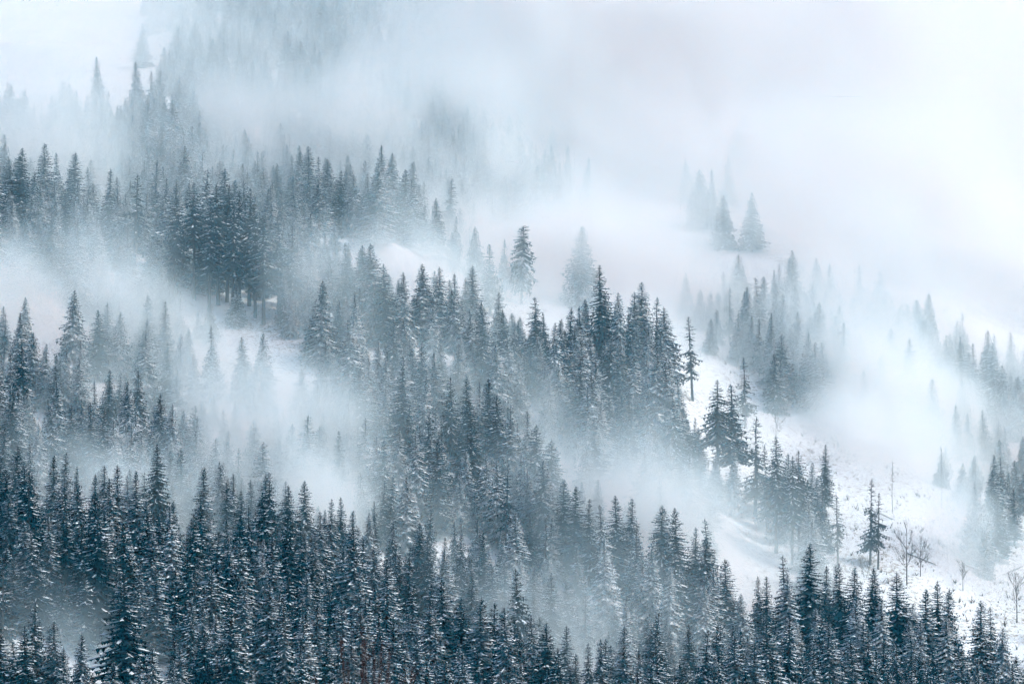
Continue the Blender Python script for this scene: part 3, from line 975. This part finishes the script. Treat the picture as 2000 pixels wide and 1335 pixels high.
def snag(px, py, H, seed, label):
    rg = random.Random(seed)
    x, y = stand_point(px, py, H)
    t = empty('dead_spruce', (x, y, gz(x, y)), rg.uniform(0, 6.28))
    t.rotation_euler = (rg.gauss(0, .05), rg.gauss(0, .06), rg.uniform(0, 6))
    t['label'], t['category'], t['group'] = label, 'dead tree', 'bare poles on the cleared slope'
    tr, cr = MB(), MB()
    n = 6
    tube(tr, [(rg.uniform(-.06, .06) * i, rg.uniform(-.06, .06) * i, -.8 + (H + .8) * i / n) for i in range(n + 1)], [(.10 + .002 * H) * (1 - .8 * i / n) for i in range(n + 1)], 6)
    for k_ in range(int(H * 2.2)):
        h = H * rg.uniform(.3, .98)
        a_ = rg.uniform(0, 6.28)
        l_ = rg.uniform(.4, 1.7) * (1.25 - h / H)
        tube(cr, [(0, 0, h), (math.cos(a_) * l_, math.sin(a_) * l_, h - l_ * rg.uniform(.1, .5))], [.04, .015], 3, False)
    part('trunk', tr.mesh('dead_trunk', [M_DEAD], True), t)
    part('branches', cr.mesh('dead_branches', [M_DEAD]), t)

SN = [(1742,890,16),(1838,868,18),(1905,890,18)]
for q, (px, py, H) in enumerate(SN):
    snag(px, py, H, 700 + q, f'grey bare pole of a dead spruce, {ORD[q]} from left along the cleared slope')

def log(px, py, L, az, tilt, seed, label):
    rg = random.Random(seed)
    x, y = stand_point(px, py, .3)
    t = empty('fallen_log', (x, y, gz(x, y) + .25), az)
    t['label'], t['category'], t['group'] = label, 'log', 'fallen logs on the cleared slope'
    a_, b_ = MB(), MB()
    pts = [(L * (i / 4 - .5), rg.uniform(-.1, .1), L * (i / 4 - .5) * tilt) for i in range(5)]
    tube(a_, pts, [.24, .22, .2, .17, .12], 7)
    e = []
    for i in range(5):
        p = pts[i]
        e += [(p[0], p[1] - .15, p[2] + .17), (p[0], p[1], p[2] + .33), (p[0], p[1] + .15, p[2] + .17)]
    b_.add(e, [f for i in range(4) for f in ((3*i, 3*i+3, 3*i+4, 3*i+1), (3*i+1, 3*i+4, 3*i+5, 3*i+2))])
    part('stem', a_.mesh('log_stem', [M_DEAD], True), t)
    part('snow', b_.mesh('log_snow', [M_SNOW], True), t)

log(1925, 1045, 15, .5, .75, 1, 'pale fallen log leaning up over the dark brush heap')
log(1880, 1100, 11, -.5, -.3, 2, 'fallen log lying below the brush heap on the cleared slope')
log(1960, 1120, 12, .3, .4, 3, 'snowy fallen log near the right edge under the dim stand')
log(1800, 1090, 8, -.35, -.4, 4, 'short fallen log beside the tall leafless tree')
log(1740, 1010, 9, -.6, -.45, 5, 'fallen log high on the cleared slope above the leafless tree')

# dark heap of torn roots and brush
rg = random.Random(5)
x, y = stand_point(1890, 1035, 2.5)
t = empty('brush_heap', (x, y, gz(x, y)))
t['label'], t['category'] = 'dark heap of torn roots and branches on the cleared slope', 'brush heap'
a_, b_, c_ = MB(), MB(), MB()
nu, nv = 18, 8
vv = []
for j in range(nv + 1):
    for i in range(nu):
        th, ph = 2 * math.pi * i / nu, .5 * math.pi * j / nv
        k_ = 1 + .35 * math.sin(3 * th + j) * math.cos(ph) + rg.uniform(-.12, .12)
        vv.append((3.6 * math.cos(th) * math.cos(ph) * k_, 2.0 * math.sin(th) * math.cos(ph) * k_, -1.2 + 4.0 * math.sin(ph) * (1 + rg.uniform(-.2, .2))))
a_.add(vv, [(j * nu + i, j * nu + (i + 1) % nu, (j + 1) * nu + (i + 1) % nu, (j + 1) * nu + i) for j in range(nv) for i in range(nu)])
for k_ in range(260):
    th = rg.uniform(0, 6.28)
    r_ = rg.uniform(.2, 1)
    p = Vector((4 * math.cos(th) * r_, 2.2 * math.sin(th) * r_, 2.4 * math.sqrt(1 - r_ * r_)))
    q = p + Vector((rg.uniform(-2.2, 2.2), rg.uniform(-1.6, 1.6), rg.uniform(-.4, 1.9)))
    tube(b_, [tuple(p - (q - p) * .4), tuple(q)], [.06, .02], 3, False)
for k_ in range(16):
    th = rg.uniform(0, 6.28)
    r_ = rg.uniform(.1, .8)
    p = (3.6 * math.cos(th) * r_, 2.0 * math.sin(th) * r_, 2.7 * math.sqrt(1 - r_ * r_) + .25)
    w_ = rg.uniform(.3, .8)
    ring = [(p[0] + w_ * math.cos(m_) * rg.uniform(.7, 1.3), p[1] + w_ * math.sin(m_) * .7, p[2] - .25) for m_ in (0, 1.05, 2.1, 3.14, 4.2, 5.2)]
    c_.add([p] + ring, [(0, 1 + m_, 1 + (m_ + 1) % 6) for m_ in range(6)])
part('mound', a_.mesh('heap_mound', [M_ROCK]), t)
part('branches', b_.mesh('heap_branches', [M_TWIG]), t)
q = part('snow', c_.mesh('heap_snow', [M_SNOW], True), t)
q['kind'] = 'stuff'

# dry brush and stumps strewn over the open ground
mb = MB()
rg = random.Random(77)
cnt = 0
while cnt < 1700:
    y = rg.uniform(760, 1010)
    px = rg.uniform(950, 2060) if rg.random() < .35 else rg.uniform(1550, 2060)
    if open_ground(px, y) < .5 or vnoise(np.array([px / 40.]), np.array([y / 14.]), 9)[0] < rg.uniform(-.35, .35):
        continue
    x = (px - 1000) / FPX * y
    z = gz(x, y)
    s_ = rg.choice((.25, .3, .4, .5, .7, 1.3)) * rg.uniform(.7, 1.3)
    for k_ in range(5):
        a_ = rg.uniform(0, 6.28)
        d_ = rg.uniform(.3, 1.0) * s_
        wv = .10 * s_ + .04
        mb.add([(x + math.cos(a_ + 1.57) * wv, y + math.sin(a_ + 1.57) * wv, z - .1), (x - math.cos(a_ + 1.57) * wv, y - math.sin(a_ + 1.57) * wv, z - .1),
                (x + math.cos(a_) * d_, y + math.sin(a_) * d_, z + s_ * rg.uniform(.5, 1.3))], [(0, 1, 2)])
    cnt += 1
br = bpy.data.objects.new('dry_brush', mb.mesh('dry_brush', [M_SCRUB]))
COL.objects.link(br)
br['kind'] = 'stuff'
br['label'] = 'dry brush and stumps sticking out of the snow on the cleared slope'

# twigs close to the camera, out of focus
def near_shrub(px, tip_py, y, spreadx, n, seed, label):
    rg = random.Random(seed)
    x = (px - 1000) / FPX * y
    zb = gz(x, y)
    t = empty('bare_shrub', (x, y, zb))
    t['label'], t['category'] = label, 'shrub'
    ztop = y * ray_slope(tip_py)
    H = ztop - zb
    stem_, twig_ = MB(), MB()
    for k_ in range(n):
        f = (k_ + .5) / n * 2 - 1 + rg.uniform(-.15, .15)
        hh = H * (1 - .12 * abs(f) * rg.uniform(.3, 1.2)) * rg.uniform(.93, 1.0)
        dx, dy = f * spreadx, rg.uniform(-.5, .5)
        pts = [(dx * (i / 6) ** 1.6 * .9 + rg.uniform(-.02, .02) * (i > 0), dy * (i / 6), -.3 + (hh + .3) * i / 6) for i in range(7)]
        tube(stem_, pts, [.05 * (1 - .78 * i / 6) for i in range(7)], 5)
        for m_ in range(7):
            u = rg.uniform(.55, .98)
            j = min(int(u * 6), 5)
            b0 = Vector(pts[j]).lerp(Vector(pts[j + 1]), u * 6 - j)
            tube(twig_, [tuple(b0), tuple(b0 + Vector((rg.uniform(-.22, .22), rg.uniform(-.2, .2), rg.uniform(.15, .5)))) ], [.012, .005], 3, False)
    part('stems', stem_.mesh('shrub_stems', [M_RUST], True), t)
    part('twigs', twig_.mesh('shrub_twigs', [M_RUST]), t)
near_shrub(715, 1205, 42, .8, 11, 3, 'blurred red-brown bare shrub rising from the bottom edge near the middle')
near_shrub(180, 1278, 40, .10, 2, 4, 'two blurred dark twigs at the bottom edge near the left corner')
print('extras', time.time() - T0)

# ------------------------------------------------------------------ mist: a grid of air, denser in the hollows
def fbm3(shape, step, seed, octs=4):
    out = np.zeros(shape)
    amp, tot = 1.0, 0.0
    for o in range(octs):
        s = step / 2 ** o
        g = np.random.default_rng(seed + o).random([int(n * 1.0 / s[0 if np.isscalar(s) else q]) + 3 if not np.isscalar(s) else int(n / s) + 3 for q, n in enumerate(shape)])
        ax = []
        for q, n in enumerate(shape):
            t = np.arange(n) / s
            i = t.astype(int)
            f = t - i
            ax.append((i, f * f * (3 - 2 * f)))
        (iz, fz), (iy, fy), (ix, fx) = ax
        a = g[iz] * (1 - fz)[:, None, None] + g[iz + 1] * fz[:, None, None]
        a = a[:, iy] * (1 - fy)[None, :, None] + a[:, iy + 1] * fy[None, :, None]
        a = a[:, :, ix] * (1 - fx)[None, None, :] + a[:, :, ix + 1] * fx[None, None, :]
        out += a * amp
        tot += amp
        amp *= .55
    return out / tot

VMIN, VMAX, VOX = np.array((-330., 560., -85.)), np.array((330., 1500., 330.)), 4.0
vn = ((VMAX - VMIN) / VOX).astype(int) + 1
VMAX = VMIN + (vn - 1) * VOX
ax_ = [VMIN[q] + VOX * np.arange(vn[q]) for q in range(3)]
X, Y = np.meshgrid(ax_[0], ax_[1])          # y, x
HG = ground_z(X.ravel(), Y.ravel()).reshape(X.shape)
Zc = ax_[2][:, None, None]
hag = Zc - HG[None]                         # height above the ground
shape = (vn[2], vn[1], vn[0])
def drift(step, seed, octs):
    """noise drawn out along the fall of the slope, from upper left to lower right"""
    g = fbm3((shape[0] + int(.42 * shape[2]) + 1, shape[1], shape[2]), step, seed, octs)
    return np.stack([g[int(.42 * i):int(.42 * i) + shape[0], :, i] for i in range(shape[2])], axis=2)
nz1 = drift(11.0, 40, 4)                     # billows of about 45 m
nz2 = drift(4.5, 60, 4)                     # wisps
# mist lying in the hollows: bearing, distance, half sizes across / along the view, depth above the ground (m), optical depth
POOLS = [
 (1010,848,20,9,16,1.3),(1100,832,18,9,17,1.5),(930,858,18,9,14,1.1),(860,872,16,8,12,.8),(790,955,18,8,9,1.5),(1170,815,16,9,14,1.0),
 (30,612,22,11,11,.32),(140,612,22,11,9,.3),(270,608,24,11,8,.25),(400,606,22,10,7,.25),
 (0,728,30,15,16,.25),(120,728,26,15,16,.25),(230,735,26,16,18,.35),(330,740,22,16,20,.6),(400,745,25,16,17,1.0),(560,745,25,16,18,1.9),(650,755,22,16,18,2.0),(735,768,17,13,11,.5),
 (100,790,30,20,14,.35),(300,800,30,20,16,.5),(420,800,28,20,20,1.1),(540,800,28,18,20,1.2),(640,805,20,16,15,.9),
 (60,830,35,16,18,.7),(200,832,30,16,17,.6),(80,872,35,13,16,3.2),(-20,872,25,13,15,1.2),(200,872,20,12,14,1.6),(100,985,40,22,34,.8),(250,1000,40,22,32,.7),(400,1060,40,22,30,.3),(550,1120,35,20,28,.8),(720,1120,35,20,34,1.2),(0,990,40,22,34,.6),(150,1060,50,25,40,.3),(350,1085,50,25,40,.2),(350,860,25,14,13,1.1),(450,850,25,12,12,.6),(560,850,22,12,12,.5),
 (620,890,18,10,22,.8),
 (720,795,20,12,10,.4),(820,772,20,10,9,.25),(900,755,20,10,9,.25),(990,742,20,10,10,.4),(1080,735,18,10,8,.3),
 (1020,985,16,8,8,1.2),(1090,695,26,16,15,.9),(1190,690,22,14,12,.3),(1120,655,24,14,20,.35),(1020,680,18,14,12,.5),
 (1130,800,16,10,14,.8),(1230,775,22,14,18,1.4),(1330,775,22,14,16,1.4),(1440,772,22,12,14,1.6),(1520,775,16,11,11,.8),(1250,810,22,12,14,.7),
 (800,930,25,16,16,.6),(880,950,25,16,16,.9),(980,935,25,12,10,.5),(1090,930,25,14,13,1.0),(850,975,26,12,12,.7),(930,1030,26,18,20,1.2),
 (1050,1050,40,30,30,1.8),(1200,1040,45,30,28,1.6),(1330,1030,40,20,16,.9),(1220,950,30,18,14,.7),(1330,960,30,18,12,.7),
 (1480,985,26,16,18,.5),(1600,985,30,16,18,.7),(1470,795,25,12,9,.5),(1850,870,35,16,13,.5),(1700,885,30,14,11,.5),(1600,910,30,18,18,1.3),(1690,930,30,14,22,1.0),(1790,930,30,14,22,1.0),(1590,955,26,14,18,.7),(1700,905,28,16,16,1.1),(1530,930,24,14,12,.3),(1620,960,30,16,16,.8),
 (1780,960,35,20,18,.8),(1900,920,30,18,20,.9),(1960,880,26,16,18,.8),(1985,848,22,12,28,2.6),(1830,965,30,16,28,1.5),(1960,945,30,16,30,1.7),(1850,1000,35,20,22,1.0),(1700,1040,40,24,24,1.2),(1550,1050,35,24,22,.9),(1430,1050,35,16,14,.5),(1880,1060,45,26,30,1.6),
]
# clouds higher on the mountain: place in the photograph, distance, half sizes across / along the view / up (m), optical depth
BANKS = [
 (1060,505,1028,45,16,13,4.5),(1190,480,1038,48,16,15,4.5),(1320,470,1055,42,16,15,3.5),(960,440,1050,40,16,15,3.0),
 (1020,380,1080,60,30,22,1.8),(1180,410,1080,60,30,22,1.8),(900,280,1100,60,30,24,1.8),(1300,400,1200,50,26,18,1.6),(1000,230,1150,70,34,28,1.2),(1250,300,1150,70,30,26,1.3),
 (1600,400,1180,50,30,24,1.8),(1700,380,1170,80,34,30,4.5),(1880,430,1150,80,34,36,5.5),(1950,620,1080,50,24,22,1.5),
 (80,30,1200,80,40,18,2.8),(270,40,1200,50,36,14,2.0),(980,130,1200,60,30,26,1.4),(1080,30,1280,70,30,34,1.4),(560,175,1180,60,30,10,1.6),(700,210,1160,60,30,15,2.4),(130,200,1060,50,20,12,.4),(530,190,1130,50,22,14,.9),(620,200,1110,40,20,14,1.0),
 (1000,60,1300,50,40,40,2.2),(1180,80,1300,60,40,40,2.2),(1300,120,1330,140,60,50,3.6),(1600,180,1320,160,60,70,7.0),(1900,200,1320,160,60,90,9.0),(180,-20,1370,50,50,36,2.4),(1200,-30,1450,200,50,60,1.0),
]
den = np.zeros(shape)
for (px, py, D, rx, ry, rz, od) in BANKS:
    c = pixel_dir(px, py)
    c = c * (D / c[1])
    gx_ = np.exp(-((ax_[0] - c[0]) / rx) ** 2)
    gy_ = np.exp(-((ax_[1] - c[1]) / ry) ** 2)
    gz_ = np.exp(-((ax_[2] - c[2]) / rz) ** 2)
    den += .3 * od / (ry * 1.772) * gz_[:, None, None] * gy_[None, :, None] * gx_[None, None, :]
hb_ = np.clip(hag, 0, 200) / (.55 + .9 * np.clip((nz1 - .35) / .3, 0, 1))
for (px, D, rx, ry, h, od) in POOLS:
    cx = (px - 1000) / FPX * D
    iy = np.nonzero(np.abs(ax_[1] - D) < 2.3 * ry)[0]
    ix = np.nonzero(np.abs(ax_[0] - cx) < 2.3 * rx)[0]
    if not len(ix) or not len(iy):
        continue
    sy, sx_ = slice(iy[0], iy[-1] + 1), slice(ix[0], ix[-1] + 1)
    g2 = np.exp(-((ax_[1][sy] - D) / ry) ** 2)[:, None] * np.exp(-((ax_[0][sx_] - cx) / rx) ** 2)[None]
    den[:, sy, sx_] += od / (ry * 1.772) * g2[None] * np.exp(-(hb_[:, sy, sx_] / h) ** 2)
mod = np.clip((nz1 * .45 + nz2 * .55 - .42) / .075, 0, 3.0) ** 1.3
den = den * .66 * (.26 + .74 * mod)
# thin breath of mist close to the ground everywhere, and thicker cloud with distance
floor_ = np.exp(-np.clip(hag, 0, 200) / 9.0) * np.clip((Y[None] - 640) / 150, .12, 1) * .0008 * np.clip((nz1 - .40) / .12, 0, 2)
farm = (np.clip((Y[None] - 960) / 300, 0, 1) ** 1.3 * .0014 + np.clip((Y[None] - 725) / 60, 0, 1) * .00045) * np.clip((nz1 - .34) / .16, .15, 2.0)
PXg = 1000 + FPX * X / Y
farm = farm * (1 - .9 * np.exp(-((PXg - 620) / 180) ** 2) * (Y > 1130))[None]
edge = np.minimum.reduce([np.clip((X - VMIN[0]) / 25, 0, 1), np.clip((VMAX[0] - X) / 25, 0, 1), np.clip((Y - VMIN[1]) / 25, 0, 1), np.clip((VMAX[1] - Y) / 25, 0, 1)])
den = (den + floor_ + farm) * edge[None] * np.clip((VMAX[2] - Zc) / 30, 0, 1)
den[hag < -12] = 0
den[den < 2e-5] = 0
print('mist', den.shape, den.max(), time.time() - T0)
fm = bpy.data.meshes.new('mist_samples')
fm.vertices.add(den.size)
fm.attributes.new('mist', 'FLOAT', 'POINT').data.foreach_set('value', den.astype(np.float32).ravel())
fo = bpy.data.objects.new('mist_samples', fm)

def volume_material(name, color, density, g=0.0):
    m = bpy.data.materials.new(name)
    m.use_nodes = True
    nt = m.node_tree
    nt.nodes.remove(nt.nodes['Principled BSDF'])
    pv = nt.nodes.new('ShaderNodeVolumePrincipled')
    nt.links.new(pv.outputs[0], nt.nodes['Material Output'].inputs['Volume'])
    pv.inputs['Color'].default_value = (*color, 1)
    pv.inputs['Absorption Color'].default_value = (1, 1, 1, 1)
    pv.inputs['Density'].default_value = density
    pv.inputs['Anisotropy'].default_value = g
    return m
M_MIST = volume_material('mist', (.83, .98, 1.0), 1.0, .12)
ng = bpy.data.node_groups.new('mist', 'GeometryNodeTree')
ng.interface.new_socket('Geometry', in_out='OUTPUT', socket_type='NodeSocketGeometry')
N, L = ng.nodes.new, ng.links.new
vc, go, pos = N('GeometryNodeVolumeCube'), N('NodeGroupOutput'), N('GeometryNodeInputPosition')
oi = N('GeometryNodeObjectInfo')
oi.inputs['Object'].default_value = fo
si = N('GeometryNodeSampleIndex')
si.data_type, si.domain, si.clamp = 'FLOAT', 'POINT', True
na = N('GeometryNodeInputNamedAttribute')
na.data_type = 'FLOAT'
na.inputs['Name'].default_value = 'mist'
prev = pos.outputs[0]
for op, val in (('SUBTRACT', tuple(VMIN)), ('DIVIDE', (VOX,) * 3), ('ADD', (.5,) * 3), ('FLOOR', None), ('DOT_PRODUCT', (1, float(vn[0]), float(vn[0] * vn[1])))):
    n = N('ShaderNodeVectorMath')
    n.operation = op
    if val:
        n.inputs[1].default_value = val
    L(prev, n.inputs[0])
    prev = n.outputs['Value'] if op == 'DOT_PRODUCT' else n.outputs[0]
fi = N('FunctionNodeFloatToInt')
L(prev, fi.inputs[0])
L(oi.outputs['Geometry'], si.inputs['Geometry'])
L(na.outputs[0], si.inputs['Value'])
L(fi.outputs[0], si.inputs['Index'])
L(si.outputs[0], vc.inputs['Density'])
vc.inputs['Min'].default_value = tuple(VMIN)
vc.inputs['Max'].default_value = tuple(VMAX)
for q, s_ in enumerate('XYZ'):
    vc.inputs['Resolution ' + s_].default_value = int(vn[q])
sm = N('GeometryNodeSetMaterial')
sm.inputs['Material'].default_value = M_MIST
L(vc.outputs[0], sm.inputs[0])
L(sm.outputs[0], go.inputs[0])
vd = bpy.data.volumes.new('mist')
vd.materials.append(M_MIST)
mist = bpy.data.objects.new('mist', vd)
COL.objects.link(mist)
mist.modifiers.new('air', 'NODES').node_group = ng
mist['kind'] = 'stuff'
mist['label'] = 'banks of white mist drifting through the forest hollows'

# the clear air between: even, very thin
hb = MB()
x0, x1, y0, y1, z0, z1 = -1650., 1650., -450., 2750., float(GZ.min()) - 1.5, float(GZ.max()) + 40
hb.add([(x0, y0, z0), (x1, y0, z0), (x1, y1, z0), (x0, y1, z0), (x0, y0, z1), (x1, y0, z1), (x1, y1, z1), (x0, y1, z1)],
       [(0, 3, 2, 1), (4, 5, 6, 7), (0, 1, 5, 4), (1, 2, 6, 5), (2, 3, 7, 6), (3, 0, 4, 7)])
haze = bpy.data.objects.new('haze', hb.mesh('haze', [volume_material('haze_air', (.03, .58, .88), .00008)]))
COL.objects.link(haze)
haze['kind'] = 'stuff'
haze['label'] = 'thin blue air over the whole valley'
print('done', time.time() - T0)
